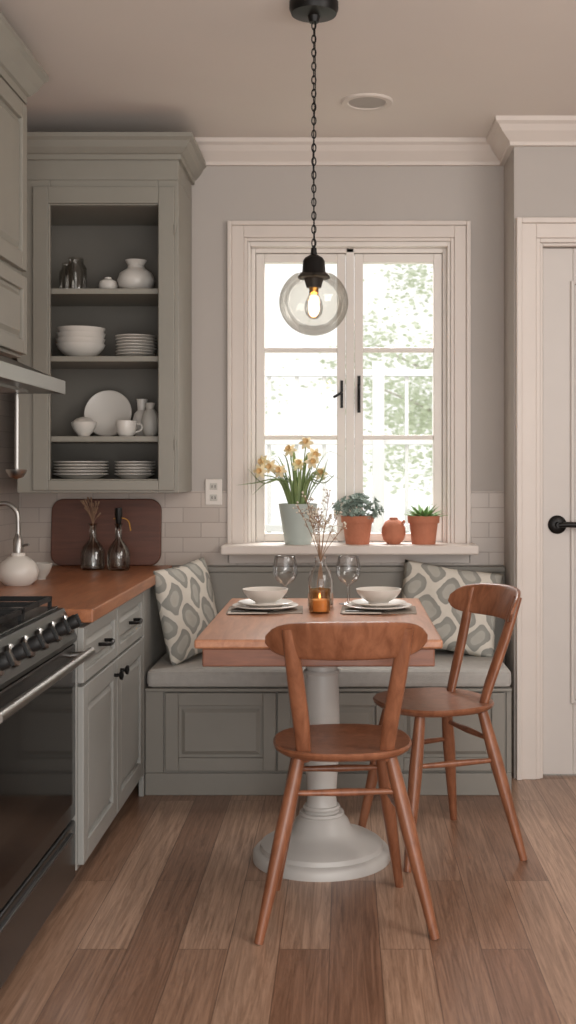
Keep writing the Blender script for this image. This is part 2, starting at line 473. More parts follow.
# ---------------------------------------------------------------- hutch
h = root('open_shelf_hutch_cabinet')
hx0, hx1, hy0, hy1, hz0, hz1 = -1.30, -.66, 4.56, 4.952, 1.159, 2.40
m = MB()
m.box(hx0, hx0+.02, hy0+.02, hy1, hz0, hz1).box(hx1-.02, hx1, hy0+.02, hy1, hz0, hz1)
m.box(hx0+.02, hx1-.02, hy0+.02, hy1, hz0, hz0+.02).box(hx0+.02, hx1-.02, hy0+.02, hy1, 2.30, hz1)
m.box(hx0, hx1, hy0, hy1, hz1, 2.50)
m.box(hx0, -1.17, hy0, hy0+.02, hz0, hz1).box(-.742, hx1, hy0, hy0+.02, hz0, hz1)
m.box(-1.17, -.742, hy0, hy0+.02, hz0, hz0+.055).box(-1.17, -.742, hy0, hy0+.02, 2.30, hz1)
m.box(-1.235, -1.175, hy0-.014, hy0, hz0+.01, 2.372).box(-.738, -.675, hy0-.014, hy0, hz0+.01, 2.372)
m.box(-1.175, -.738, hy0-.014, hy0, hz0+.01, hz0+.05).box(-1.175, -.738, hy0-.014, hy0, 2.305, 2.372)
m.done('carcass', CAB, h, bevel=.003)
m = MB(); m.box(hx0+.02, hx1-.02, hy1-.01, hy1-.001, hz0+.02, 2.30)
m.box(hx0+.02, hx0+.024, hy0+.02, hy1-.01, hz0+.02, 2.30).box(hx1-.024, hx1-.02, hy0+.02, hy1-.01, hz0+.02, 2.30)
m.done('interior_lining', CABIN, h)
SH = [hz0+.055, 1.385, 1.705, 1.975]
m = MB()
for z in SH[1:]: m.box(hx0+.024, hx1-.024, hy0+.03, hy1-.01, z-.022, z)
m.box(hx0+.024, hx1-.024, hy0+.02, hy1-.01, SH[0]-.035, SH[0])
m.done('shelves', CAB, h, bevel=.002)
hp = [(0, 2.572), (.062, 2.572), (.062, 2.556), (.05, 2.545), (.038, 2.522), (.02, 2.502), (.012, 2.498), (.012, 2.478), (0, 2.478)]
MB().sweep(hp, [(hx0-.0, YB), (hx0, hy0), (hx1, hy0), (hx1, YB)], side=-1).box(hx0, hx1, hy0, YB-.001, 2.49, 2.571).done('cornice', CAB, h)
m = MB()
for z in (1.35, 2.2): m.tube([(-.672, hy0-.016, z-.02), (-.672, hy0-.016, z+.02)], .004, 8)
m.done('hinges', CAB, h, True)

SY = 4.74
def bowl_prof(r, hgt, t=.004, foot=.45):
    return [(0, 0), (r*foot, 0), (r*foot, .006), (r*.75, hgt*.4), (r*.94, hgt*.75), (r, hgt), (r-t, hgt), (r*.9-t, hgt*.75), (r*.7-t, hgt*.42), (r*.35, hgt*.16), (0, hgt*.13)]
def plate_prof(r, hgt=.018, t=.004):
    return [(0, 0), (r*.6, 0), (r*.66, .004), (r*.97, hgt), (r, hgt), (r, hgt+t*.5), (r*.96, hgt+t), (r*.64, .008), (0, .007)]
def stack(name, x, y, z, kind, r, hgt, n, step, mat=CER):
    m = MB()
    for i in range(n):
        rr = r*(1+random.uniform(-.012, .012))
        p = bowl_prof(rr, hgt) if kind == 'b' else plate_prof(rr, hgt)
        m.lathe(p, (x+random.uniform(-.002, .002), y, z+i*step), 40)
    return m.done(name, mat, None, True)
kx = .00412
def hx(px): return (px-345)*kx
stack('bowl_stack', hx(81), SY, SH[2], 'b', .10, .062, 4, .022)
stack('plate_stack', hx(136), SY, SH[2], 'p', .083, .018, 7, .0125)
stack('plate_stack', hx(81), SY, SH[0], 'p', .112, .018, 5, .0125)
stack('plate_stack', hx(135), SY, SH[0], 'p', .083, .018, 5, .0125)
for px, r, hh in ((64, .036, .14), (77, .043, .145)):
    m = MB(); m.lathe([(0, 0), (r, 0), (r*1.02, .01), (r, hh*.72), (r*.72, hh*.84), (r*.7, hh)], n=32, cap1=False)
    o = m.done('glass_jar', SMOKE, None, True); o.location = (hx(px), SY+(.07 if px < 70 else -.02), SH[3])
m = MB(); m.lathe([(0, 0), (.018, 0), (.036, .016), (.040, .034), (.034, .052), (.014, .062), (.014, .068), (.009, .068), (.009, .058), (0, .05)], n=32)
o = m.done('bud_vase', CER, None, True); o.location = (hx(108), SY, SH[3])
m = MB(); m.lathe([(0, 0), (.04, 0), (.068, .025), (.077, .055), (.066, .085), (.036, .105), (.033, .118), (.045, .138), (.04, .138), (.027, .118), (.03, .104), (0, .1)], n=40)
o = m.done('ceramic_jar', CER, None, True); o.location = (hx(136), SY, SH[3])
z3 = SH[1]
m = MB(); m.lathe([(0, 0), (.06, 0), (.065, .004), (.097, .014), (.1, .016), (.097, .019), (.063, .009), (0, .008)], n=48,
                  M=Matrix.Translation((0, 0, .0985)) @ Matrix.Rotation(math.radians(78), 4, 'X'))
o = m.done('display_plate', CER, None, True); o.location = (hx(104), SY+.09, z3+.001)
m = MB(); m.lathe(bowl_prof(.052, .06), n=36); m.lathe([(.052, .058), (.03, .075), (.008, .082), (0, .082)], n=36, cap0=False)
o = m.done('sugar_bowl', CER, None, True); o.location = (hx(86), SY-.04, z3)
m = MB(); m.lathe([(0, 0), (.025, 0), (.038, .015), (.042, .045), (.043, .065), (.039, .065), (.037, .02), (0, .01)], n=32)
m.tube(spline([(.04, 0, .055), (.06, 0, .05), (.062, 0, .03), (.038, 0, .018)], 5), .004, 8)
o = m.done('teacup', CER, None, True); o.location = (hx(129), SY-.06, z3)
for px, s_, dy in ((139, 1.15, .07), (151, 1.0, -.02)):
    m = MB(); m.lathe([(0, 0), (.022*s_, 0), (.034*s_, .03), (.037*s_, .065), (.028*s_, .1), (.016*s_, .115), (.02*s_, .14*s_), (.015*s_, .14*s_), (.012*s_, .115), (0, .11)], n=32)
    o = m.done('small_pitcher', CERG if px > 145 else CER, None, True); o.location = (hx(px), SY+dy, z3)

# ---------------------------------------------------------------- upper cabinets and hood
u = root('upper_wall_cabinet')
ux1, uy0, uy1 = -1.05, 1.7, 3.81
m = MB()
m.box(XL+.008, ux1-.02, uy0, uy1, 1.62, 2.50)
M_ = R(math.pi/2, (ux1-.02, 0, 0))
for y0, y1 in ((2.86, 3.33), (3.335, 3.80), (2.38, 2.855), (1.9, 2.375)):
    panel(m, y0, y1, 1.905, 2.45, M_, .02, .055)
    panel(m, y0, y1, 1.63, 1.885, M_, .02, .045)
m.done('carcass', CAB, u, bevel=.003)
up = [(0, 2.58), (.07, 2.58), (.07, 2.562), (.058, 2.55), (.042, 2.52), (.022, 2.495), (.013, 2.49), (.013, 2.465), (0, 2.465)]
MB().sweep(up, [(ux1-.02, uy0), (ux1-.02, uy1), (XL+.008, uy1)], side=-1).box(XL+.008, ux1-.02, uy0, uy1, 2.48, 2.579).done('cornice', CAB, u)

hd = root('range_hood')
m = MB()
m.prism([(XL+.008, 1.49), (-.885, 1.49), (-.885, 1.528), (-1.05, 1.60), (XL+.008, 1.62)], 1.9, 3.62)
m.done('canopy', DSTEEL, hd, bevel=.003)
m = MB(); m.box(-.885, -.88, 1.9, 3.62, 1.488, 1.53); m.done('front_rail', STEEL, hd, bevel=.001)
m = MB()
for yy in (2.1, 2.6, 3.05): m.box(-1.3, -.95, yy, yy+.4, 1.482, 1.49)
m.done('grease_filters', STEEL, hd)
ld = root('hanging_ladle', (-1.0, 3.5, 1.482))
m = MB(); m.tube(spline([(0, 0, 0), (0, 0, -.05), (0, 0, -.16), (.0, 0, -.24)], 5), [.004]*16, 8, (1.6, .6))
m.lathe([(0, -.03), (.02, -.024), (.03, -.008), (.032, 0), (.03, 0), (.018, -.02), (0, -.026)], (0, .0, -.23), 24)
m.done('ladle_body', STEEL, ld, True)

# ---------------------------------------------------------------- base cabinets + counter
b = root('base_cabinet')
fx = -.77
m = MB()
m.box(XL+.008, fx-.02, 3.385, 4.95, .07, .80).box(XL+.008, fx-.07, 3.385, 4.95, 0, .07)
m.box(fx-.02, fx, 4.40, 4.95, 0, .80)
m.done('carcass', BASEC, b, bevel=.002)
m = MB(); M_ = R(math.pi/2, (fx-.02, 0, 0))
for y0, y1 in ((3.39, 3.885), (3.895, 4.395)):
    panel(m, y0, y1, .62, .785, M_, .02, .035)
    panel(m, y0, y1, .085, .61, M_, .02, .06)
m.done('drawer_and_door_fronts', BASEC, b, bevel=.003)
m = MB()
for yc in (3.64, 4.145):
    m.tube(spline([(fx, yc-.045, .705), (fx+.028, yc-.04, .705), (fx+.03, yc, .70), (fx+.028, yc+.04, .705), (fx, yc+.045, .705)], 5), .006, 8)
for yc in (3.84, 3.94):
    m.lathe([(.006, 0), (.006, .015), (.015, .02), (.016, .028), (.0, .032)], n=16, M=Matrix.Translation((fx, yc, .565)) @ Matrix.Rotation(math.pi/2, 4, 'Y'))
m.done('pulls_and_knobs', BLACK, b, True)
m = MB(); m.box(XL+.008, -.742, 3.385, 4.95, .80, .84)
m.done('butcher_block_countertop', BUTCH, b, bevel=.004)

# ---------------------------------------------------------------- range
s = root('gas_range')
sx, sy0, sy1 = -.79, 2.42, 3.378
DRB = paint('range_black_steel', (50, 48, 47), .25, .05, metal=.7)
m = MB()
m.box(XL+.008, sx-.03, sy0, sy1, .05, .80).box(XL+.008, sx-.04, sy0+.02, sy1-.02, 0, .05)
m.prism([(XL+.008, .80), (sx+.0, .745), (sx+.005, .76), (sx-.035, .845), (XL+.008, .845)], sy0, sy1)
m.done('body', DSTEEL, s, bevel=.003)
m = MB(); m.box(sx-.03, sx, sy0+.005, sy1-.005, .235, .742); m.done('oven_door', DRB, s, bevel=.006)
m = MB(); m.box(sx-.001, sx+.003, sy0+.05, sy1-.04, .285, .68); m.done('oven_window', BGLASS, s, bevel=.001)
m = MB(); m.box(sx-.03, sx, sy0+.005, sy1-.005, .055, .225); m.done('storage_drawer', DRB, s, bevel=.006)
m = MB(); m.box(sx-.002, sx+.008, sy0+.06, sy1-.06, .195, .203); m.done('drawer_pull', DSTEEL, s, bevel=.002)
m = MB()
m.tube([(sx+.048, sy0+.03, .72), (sx+.048, sy1-.02, .72)], .013, 14)
for y in (sy0+.07, sy1-.06): m.tube([(sx-.002, y, .715), (sx+.048, y, .72)], .009, 10)
m.done('oven_handle', STEEL, s, True)
m = MB(); m2 = MB()
for i in range(7):
    y = sy0+.08+i*(sy1-sy0-.14)/6
    Mk = Matrix.Translation((sx-.013, y, .802)) @ Matrix.Rotation(math.radians(65), 4, 'Y')
    m2.lathe([(0, 0), (.029, 0), (.029, .008), (.024, .011), (0, .011)], n=24, M=Mk)
    m.lathe([(.019, .009), (.02, .03), (.017, .036), (0, .036)], n=24, M=Mk)
    m.box(-.018, .018, -.004, .004, .034, .042, Mk)
m.done('control_knobs', BLKP, s, True); m2.done('knob_bezels', STEEL, s, True)
m = MB(); m.box(XL+.03, sx-.05, sy0+.01, sy1-.01, .845, .851); m.done('cooktop_deck', paint('cooktop_black', (26, 25, 25), .25, .1), s, bevel=.002)
m = MB(); g0, g1 = .868, .882
for k in range(3):
    ya = sy0+.03+k*.305; yb = ya+.295
    for y in (ya, (ya+yb)/2-.005, yb-.01): m.box(XL+.06, sx-.065, y, y+.01, g0, g1)
    for x in (XL+.06, XL+.2, XL+.29, XL+.38, sx-.075): m.box(x, x+.01, ya+.001, yb-.001, g0+.001, g1-.001)
    for x in (XL+.06, sx-.075):
        for y in (ya, yb-.01): m.box(x, x+.01, y, y+.01, .851, g0+.002)
m.done('cast_iron_grates', BLKP, s)
m = MB()
for k in range(3):
    yc = sy0+.03+k*.305+.147
    for xc in (XL+.16, sx-.17):
        m.lathe([(.045, 0), (.045, .006), (.03, .008), (.03, .013), (0, .014)], (xc, yc, .851), 24)
m.done('burners', BLKP, s, True)

# ---------------------------------------------------------------- counter things
ZC = .84
bd = root('cutting_board', (-1.022, 4.915, ZC))
def rrect(w_, h_, r, n=8):
    pts = []
    for cx, cz, a0_ in ((w_/2-r, h_-r, 0), (-w_/2+r, h_-r, 90), (-w_/2+r, r, 180), (w_/2-r, r, 270)):
        for i in range(n+1):
            a = math.radians(a0_+90*i/n); pts.append((cx+r*math.cos(a), cz+r*math.sin(a)))
    return pts
m = MB(); m.prism(rrect(.47, .285, .05), -.01, .01, Matrix.Rotation(math.radians(-5), 4, 'X'))
o = m.done('board', BOARDW, bd, True, bevel=.004); o.location = (0, 0, .001)
def bottle_vase(name, x, y, r, hh, glass, dr):
    v = root(name, (x, y, ZC))
    m = MB()
    m.lathe([(0, 0), (r*.85, 0), (r, .008), (r, hh*.38), (r*.8, hh*.5), (r*.3, hh*.66), (r*.28, hh*.95), (r*.4, hh), (r*.32, hh), (r*.2, hh*.94), (r*.22, hh*.66), (r*.7, hh*.5), (r*.9, hh*.37), (r*.9, .01), (0, .008)], n=32)
    m.done('bottle', glass, v, True)
    m = MB()
    if dr:
        for i in range(22):
            a = random.uniform(0, 6.28); q = random.uniform(.01, .055); t_ = hh+random.uniform(.03, .11)
            m.tube(spline([(0, 0, .03), (0, 0, hh*.9), (q*.4*math.cos(a), q*.4*math.sin(a), (hh+t_)/2), (q*math.cos(a), q*math.sin(a), t_)], 4), [.0012]*11+[.003, .0035], 5)
        m.done('dried_stems', DRIED, v, True)
    else:
        m.tube(spline([(0, 0, hh-.02), (0, 0, hh+.065)], 3), [.006, .012, .016, .015], 8)
        m.done('stopper', BLACK, v, True)
        m = MB()
        m.tube(spline([(-.02, 0, hh+.02), (.005, 0, hh+.025), (.04, 0, hh+.012), (.05, 0, hh-.03)], 4), .0025, 6)
        m.done('oil_pourer', BRASS, v, True)
    return v
bottle_vase('glass_bottle_vase', (92-345)*4.72/1150, 4.74, .05, .19, SMOKE, True)
bottle_vase('oil_bottle', (118.5-345)*4.72/1150, 4.72, .047, .19, SMOKE, False)
m = MB(); m.lathe([(0, 0), (.045, 0), (.066, .02), (.072, .05), (.06, .08), (.035, .1), (.025, .104), (.025, .115), (0, .118)], n=40)
sd = root('faucet_with_ceramic_base', (-1.165, 4.1, ZC))
m.done('ceramic_base', CER, sd, True)
m = MB(); m.tube(spline([(0, 0, .11), (0, 0, .20), (-.005, 0, .26), (-.04, 0, .29), (-.085, 0, .28), (-.10, 0, .24), (-.10, 0, .20)], 7), .009, 12)
m.lathe([(.018, 0), (.018, .05), (.012, .06), (.009, .07)], (0, 0, .112), 20)
m.tube([(.015, 0, .14), (.04, -.01, .145)], .005, 8)
m.done('gooseneck_spout', STEEL, sd, True)
m = MB(); m.lathe(bowl_prof(.045, .06), n=36); o = m.done('small_dish', CERG, None, True); o.location = (-1.145, 4.32, ZC)

# ---------------------------------------------------------------- bench
be = root('window_bench')
bx0, bx1, by0, by1 = -.768, .64, 4.42, 4.95
m = MB()
m.box(bx0, bx1, by0+.02, by1, 0, .40)
m.box(bx0, bx1, by0+.008, by0+.02, 0, .40)
m.box(bx0, bx1, by0-.005, by0+.01, 0, .085)
m.box(bx0, bx0+.07, by0, by0+.02, .085, .40).box(bx1-.02, bx1, by0, by0+.02, .085, .40)
M_ = R(0, (0, by0+.008, 0))
xs = [bx0+.075, -.262, .172, bx1-.024]
for i in range(3): panel(m, xs[i]+.003, xs[i+1]-.003, .095, .395, M_, .018, .05)
m.box(bx0, bx1, by0-.012, by1, .40, .412)
m.done('bench_base', BENCH, be, bevel=.003)
m = MB(); m.box(-.738, XR-.002, 4.905, 4.95, .412, .815).box(-.738, XR-.002, 4.895, 4.95, .815, .838)
m.done('bench_back', BENCH, be, bevel=.003)
def cushion(name, x0, x1, y0, y1, z0, z1, mat, parent):
    mb = MB()
    mb.box(x0, x1, y0, y1, z0, z1)
    o = mb.done(name, mat, parent, True, bevel=.022, seg=4)
    m2 = MB()
    for z in (z0+.012, z1-.012):
        m2.tube([(x0+.01, y0+.006, z), (x1-.01, y0+.006, z)], .0045, 8)
    m2.done(name+'_piping', mat, parent, True)
    return o
cushion('seat_cushion', bx0+.006, bx1, by0-.015, 4.9, .413, .485, CUSH, be)

def pillow(name, loc, rot, w_, h_, th):
    me = bpy.data.meshes.new(name); bm = bmesh.new(); uvl = bm.loops.layers.uv.new('UVMap')
    N = 26; grid = {}
    for sgn in (1, -1):
        for i in range(N+1):
            for j in range(N+1):
                a = -1+2*i/N; b_ = -1+2*j/N
                edge = (i in (0, N) or j in (0, N))
                if sgn == -1 and edge: grid[(sgn, i, j)] = grid[(1, i, j)]; continue
                e = ((1-a**2)*(1-b_**2))
                t_ = th/2*(max(0, e)**.42)
                xx = a*w_/2*(1-.06*(1-abs(b_))*abs(a)**6); zz = b_*h_/2*(1-.06*(1-abs(a))*abs(b_)**6)
                wr = .004*math.sin(9*a+3*b_)*e
                grid[(sgn, i, j)] = bm.verts.new((xx, -sgn*t_+wr, zz))
    for sgn in (1, -1):
        for i in range(N):
            for j in range(N):
                ks = [(i, j), (i+1, j), (i+1, j+1), (i, j+1)]
                if sgn == -1: ks.reverse()
                f = bm.faces.new([grid[(sgn, *q)] for q in ks])
                for l, q in zip(f.loops, ks): l[uvl].uv = (q[0]/N, q[1]/N)
                f.smooth = True
    bm.to_mesh(me); bm.free(); me.materials.append(PILL)
    o = bpy.data.objects.new(name, me); COL.objects.link(o)
    o.location = loc; o.rotation_euler = rot
    return o
pillow('throw_pillow', (-.634, 4.66, .682), (math.radians(-10), math.radians(-5), math.radians(64)), .36, .385, .12)
pillow('throw_pillow', (.43, 4.775, .674), (math.radians(-17), math.radians(8), math.radians(-6)), .42, .36, .14)

# ---------------------------------------------------------------- table
T = root('pedestal_dining_table', (-.075, 3.78, 0))
m = MB(); m.box(-.352, .352, -.53, .53, .744, .77)
m.done('tabletop', TABLEW, T, bevel=.006)
m = MB(); m.box(-.33, .33, -.52, .52, .692, .744)
m.done('apron', TABLEA, T, bevel=.004)
m = MB()
m.lathe([(0, 0), (.222, 0), (.222, .022), (.214, .032), (.2, .036), (.196, .05), (.17, .066), (.12, .078), (.095, .1), (.085, .125), (.07, .14), (.052, .16), (.046, .2),
         (.05, .26), (.056, .33), (.058, .42), (.055, .55), (.05, .62), (.062, .635), (.062, .65), (.05, .66), (.05, .68), (.09, .682), (.09, .692), (0, .692)], (0, -.07, 0), 48)
for z, r in ((.145, .073), (.165, .06), (.6, .058)):
    m.lathe([(r-.012, -.008), (r-.003, -.007), (r, 0), (r-.003, .007), (r-.012, .008)], (0, -.07, z), 40)
m.done('turned_pedestal', PEDW, T, True)

# ---------------------------------------------------------------- chairs
def chair(loc, rz):
    c = root('dining_chair', loc, rz)
    m = MB(); zs = .49
    def se(a):
        return 1.0/((abs(math.cos(a))**2.5+abs(math.sin(a))**2.5)**(1/2.5))
    m.lathe([(0, -.028), (.15, -.028), (.18, -.022), (.193, -.012), (.195, -.004), (.19, .001), (.17, 0), (.12, -.006), (.06, -.008), (0, -.008)], (0, 0, zs), 56, fn=se, sy=.97)
    m.done('seat', CHAIRW, c, True)
    m = MB()
    legs = {'f': ((.115, .105, .468), (.185, .185, 0)), 'b': ((.125, -.115, .468), (.235, -.205, 0))}
    def lp(k, sg, z):
        a, b_ = legs[k]; t_ = (a[2]-z)/a[2]
        return Vector(((a[0]+(b_[0]-a[0])*t_)*sg, a[1]+(b_[1]-a[1])*t_, z))
    for k in legs:
        for sg in (1, -1):
            pts = [lp(k, sg, .468*(1-i/8)) for i in range(9)]
            m.tube(pts, [.017, .019, .021, .022, .0205, .0185, .0165, .0145, .0125], 14)
    m.done('legs', CHAIRW, c, True)
    m = MB()
    for k, z in (('b', .375), ('f', .375)):
        m.tube([lp(k, -1, z), lp(k, -1, z).lerp(lp(k, 1, z), .5), lp(k, 1, z)], [.007, .011, .007], 10)
    for sg in (1, -1):
        m.tube([lp('b', sg, .31), lp('b', sg, .31).lerp(lp('f', sg, .31), .5), lp('f', sg, .31)], [.007, .011, .007], 10)
    m.done('stretchers', CHAIRW, c, True)
    m = MB()
    for sg in (1, -1):
        pts = spline([(.112*sg, -.12, .46), (.12*sg, -.15, .56), (.138*sg, -.195, .70), (.155*sg, -.232, .835)], 6)
        n_ = len(pts)
        m.tube(pts, [.017+.003*math.sin(math.pi*i/(n_-1)) for i in range(n_)], 14, (1.15, .72), up=(1, 0, 0))
    m.done('back_posts', CHAIRW, c, True)
    m = MB(); N = 28; V = []; F = []
    for i in range(N+1):
        t_ = -1+2*i/N
        x = .215*t_; y = -.262+.085*t_*t_
        tap = math.sqrt(max(0, 1-abs(t_)**7))
        zc = .798+.006*(1-t_*t_); hh = max(.012, .054*tap*(1-.12*t_*t_)); th = .010*max(.45, tap)
        nx = -(.17*t_)/.215; L = math.hypot(nx, 1); nx /= L; ny = 1/L
        for k in range(16):
            a = 2*math.pi*k/16; ca, sa = math.cos(a), math.sin(a)
            u_ = math.copysign(abs(ca)**.5, ca)*th; v_ = math.copysign(abs(sa)**.5, sa)*hh
            V.append((x+nx*u_, y+ny*u_-.02*(v_/.05), zc+v_))
    for i in range(N):
        for k in range(16):
            k2 = (k+1) % 16; F.append((i*16+k, i*16+k2, (i+1)*16+k2, (i+1)*16+k))
    F.append(tuple(range(16))); F.append(tuple(N*16+k for k in range(16)))
    m.add(V, F); m.done('crest_rail', CHAIRW, c, True)
    return c
chair((-.008, 3.255, 0), math.radians(4))
chair((.292, 3.82, 0), math.radians(113))

# ---------------------------------------------------------------- tableware
ZT = .77
def setting(x, y, rz):
    sx_ = root('place_setting', (x, y, ZT), rz)
    m = MB(); m.box(-.128, .128, -.1, .1, 0, .004); m.done('placemat', LINEN, sx_, bevel=.0015)
    m = MB(); m.lathe(plate_prof(.113, .014), (0, 0, .004), 48); m.lathe(plate_prof(.095, .014), (0, 0, .014), 48); m.done('plates', CER, sx_, True)
    m = MB()
    m.lathe(bowl_prof(.078, .05), (0, 0, .024), 48); m.done('bowl', CER, sx_, True)
    m = MB(); m.box(-.12, .01, -.125, -.085, .004, .008); m.done('napkin', NAPK, sx_, bevel=.001)
    m = MB()
    m.tube([(-.11, -.112, .011), (-.02, -.112, .011), (.02, -.112, .012)], [.003, .003, .008], 8, (.5, 1.4), up=(0, 0, 1))
    m.tube([(-.11, -.098, .011), (-.04, -.098, .011), (.03, -.098, .011)], [.003, .004, .003], 8, (.5, 1.6), up=(0, 0, 1))
    m.done('cutlery', DSTEEL, sx_, True)
setting(-.272, 3.93, math.radians(2)); setting(.115, 3.93, math.radians(-2))
def wineglass(x, y):
    m = MB()
    m.lathe([(.034, .001), (.01, .006), (.0045, .012), (.004, .06), (.008, .07), (.03, .082), (.043, .105), (.044, .13), (.037, .170)], n=40, cap1=False)
    m.tube([(.037*math.cos(k*math.pi/16), .037*math.sin(k*math.pi/16), .170) for k in range(32)], .0012, 6, closed=True)
    o = m.done('wine_glass', CGLASS, None, True); o.location = (x, y, ZT)
wineglass(-.214, 4.12); wineglass(.012, 4.12)
vz = root('flower_vase', (-.085, 4.0, ZT))
m = MB(); m.lathe([(0, 0), (.042, 0), (.045, .006), (.045, .1), (.035, .13), (.02, .15), (.02, .175), (.024, .18)], n=40, cap1=False)
m.done('glass', VGLASS, vz, True)
m = MB(); m.lathe([(0, .004), (.041, .004), (.043, .01), (.043, .06), (0, .06)], n=32); m.done('water', VGLASS, vz, True)
m = MB(); bl = MB(); random.seed(5)
for i in range(12):
    a = random.uniform(0, 6.28); q = random.uniform(.02, .09); t_ = random.uniform(.25, .42)
    end = Vector((q*math.cos(a), q*math.sin(a)*.6, t_))
    pts = spline([(random.uniform(-.02, .02), 0, .02), (0, 0, .16), end*.7+Vector((0, 0, .06)), end], 4)
    m.tube(pts, .0012, 5)
    for k in range(14):
        f = random.uniform(.6, 1.0); p = pts[int(f*(len(pts)-1))]
        q2 = p+Vector((random.uniform(-.022, .022), random.uniform(-.02, .02), random.uniform(0, .03)))
        m.tube([p, q2], .0007, 4); r_ = random.uniform(.0025, .005)
        bl.lathe([(0, -r_), (r_*.8, -r_*.5), (r_, 0), (r_*.7, r_*.6), (0, r_)], tuple(q2), 6)
m.done('stems', DRIED, vz, True); bl.done('tiny_blooms', DRYW, vz, True)
cn = root('candle_jar', (-.085, 3.87, ZT))
m = MB(); m.lathe([(0, 0), (.033, 0), (.036, .004), (.036, .08), (.034, .08), (.0335, .006), (0, .005)], n=32); m.done('amber_jar', AMBER, cn, True)
m = MB(); m.lathe([(0, .006), (.031, .006), (.031, .045), (0, .045)], n=32); m.done('wax', WAX, cn, True)
m = MB(); m.lathe([(0, .046), (.003, .050), (.004, .055), (.002, .063), (0, .066)], n=12); m.done('flame', FLAME, cn, True)

# ---------------------------------------------------------------- sill plants
ZS = .935
def potprof(r0, r1, hh, rim=.0):
    if rim: return [(0, 0), (r0, 0), (r1*.95, hh-rim), (r1*1.05, hh-rim), (r1*1.08, hh), (r1*.95, hh), (r1*.88, hh-.02), (0, hh-.02)]
    return [(0, 0), (r0, 0), (r1, hh), (r1*.94, hh), (r1*.9, hh-.02), (0, hh-.02)]
p1 = root('potted_daffodils', (-.2, 4.9, ZS))
m = MB(); m.lathe(potprof(.056, .083, .172), n=40); m.done('pot', MINT, p1, True)
m = MB(); m.lathe([(0, .15), (.074, .15), (.074, .156), (0, .158)], n=24); m.done('soil', SOIL, p1)
m = MB(); random.seed(11)
for i in range(34):
    a = random.uniform(0, 6.28); L = random.uniform(.12, .27); q = random.uniform(.03, .17)
    ca, sa = math.cos(a), math.sin(a)*.4
    droop = random.uniform(-.02, .08) if q > .1 else 0
    pts = spline([(ca*.03, sa*.03, .15), (ca*(.03+q*.25), sa*(.03+q*.25), .15+L*.55), (ca*(.03+q*.6), sa*(.03+q*.6), .15+L*.9), (ca*(.03+q), sa*(.03+q), .15+L-droop)], 5)
    n_ = len(pts); m.tube(pts, [.0085*math.sin(math.pi*min(1, .25+.75*k/(n_-1)))+.0006 for k in range(n_)], 6, (.2, 1.0), up=(ca, sa, .3))
for i, (dx_, hz_) in enumerate(((-.26, .10), (-.21, .17), (.16, .15), (.13, .22), (-.19, .06))):
    pts = spline([(dx_*.1, -.02, .15), (dx_*.3, -.03, .27), (dx_*.7, -.04, .26), (dx_, -.045, .15+hz_)], 5)
    n_ = len(pts); m.tube(pts, [.008*math.sin(math.pi*min(1, .25+.75*k/(n_-1)))+.0006 for k in range(n_)], 6, (.25, 1.0), up=(0, 0.3, 1))
fl = [(-.115, -.02, .33), (-.035, .0, .40), (-.075, -.04, .31), (.035, -.02, .43), (.06, -.03, .35), (.095, .02, .30), (-.15, .01, .35), (.0, .03, .34), (.07, 0, .38), (-.16, -.03, .31)]
for f in fl:
    m.tube(spline([(f[0]*.2, f[1]*.2, .15), (f[0]*.5, f[1]*.5, .27), (f[0]*.95, f[1]*.95, f[2]-.015), f], 5), .0025, 6)
m.done('leaves', LEAF, p1, True)
pe = MB(); tr = MB()
for f in fl:
    dirv = Vector((f[0]*3+random.uniform(-.4, .4), -1, .25+random.uniform(-.3, .3))).normalized()
    Mf = Matrix.Translation(f) @ dirv.to_track_quat('Z', 'Y').to_matrix().to_4x4() @ Matrix.Scale(.95, 4)
    for k in range(6):
        a = k*math.pi/3
        pts = [(0, 0, 0), (.012*math.cos(a), .012*math.sin(a), .002), (.024*math.cos(a), .024*math.sin(a), .0), (.034*math.cos(a), .034*math.sin(a), -.004)]
        pe.tube(pts, [.003, .010, .010, .002], 6, (.15, 1), up=(0, 0, 1), M=Mf)
    tr.lathe([(.005, 0), (.008, .006), (.01, .016), (.014, .022), (.012, .022), (.008, .014), (0, .004)], (0, 0, 0), 14, M=Mf)
pe.done('petals', PETAL, p1, True); tr.done('trumpets', TRUMP, p1, True)

p2 = root('potted_succulent', (.053, 4.9, ZS))
m = MB(); m.lathe(potprof(.05, .066, .12, .028), n=40); m.done('terracotta_pot', TERRA, p2, True)
m = MB(); m.lathe([(0, .1), (.056, .1), (.056, .106), (0, .108)], n=24); m.done('soil', SOIL, p2)
m = MB(); random.seed(3)
for i in range(85):
    a = random.uniform(0, 6.28); ph = random.uniform(.05, 1.35)
    d_ = Vector((math.cos(a)*math.sin(ph)*1.15, math.sin(a)*math.sin(ph)*.9, math.cos(ph)))
    c_ = Vector((0, 0, .105))+d_*random.uniform(.06, .105)
    if i % 3 == 0: m.tube([(0, 0, .1), tuple(c_)], .0025, 5)
    for k in range(7):
        aa = k*2*math.pi/7+i
        q = d_.to_track_quat('Z', 'Y').to_matrix() @ Vector((math.cos(aa), math.sin(aa), .5))
        m.tube([c_, c_+q*.008, c_+q*.017], [.002, .0045, .001], 5)
m.done('rosettes', SUCC, p2, True)
m = MB(); m.lathe([(0, 0), (.026, 0), (.044, .018), (.052, .045), (.05, .07), (.036, .095), (.018, .105), (.018, .112), (.013, .112), (.013, .104), (0, .1)], n=36)
m.tube([(.035, -.02, .085), (.045, -.028, .1)], [.008, .006], 8)
o = m.done('terracotta_round_vase', TERRA, None, True); o.location = (.207, 4.9, ZS)
p4 = root('potted_agave', (.335, 4.9, ZS))
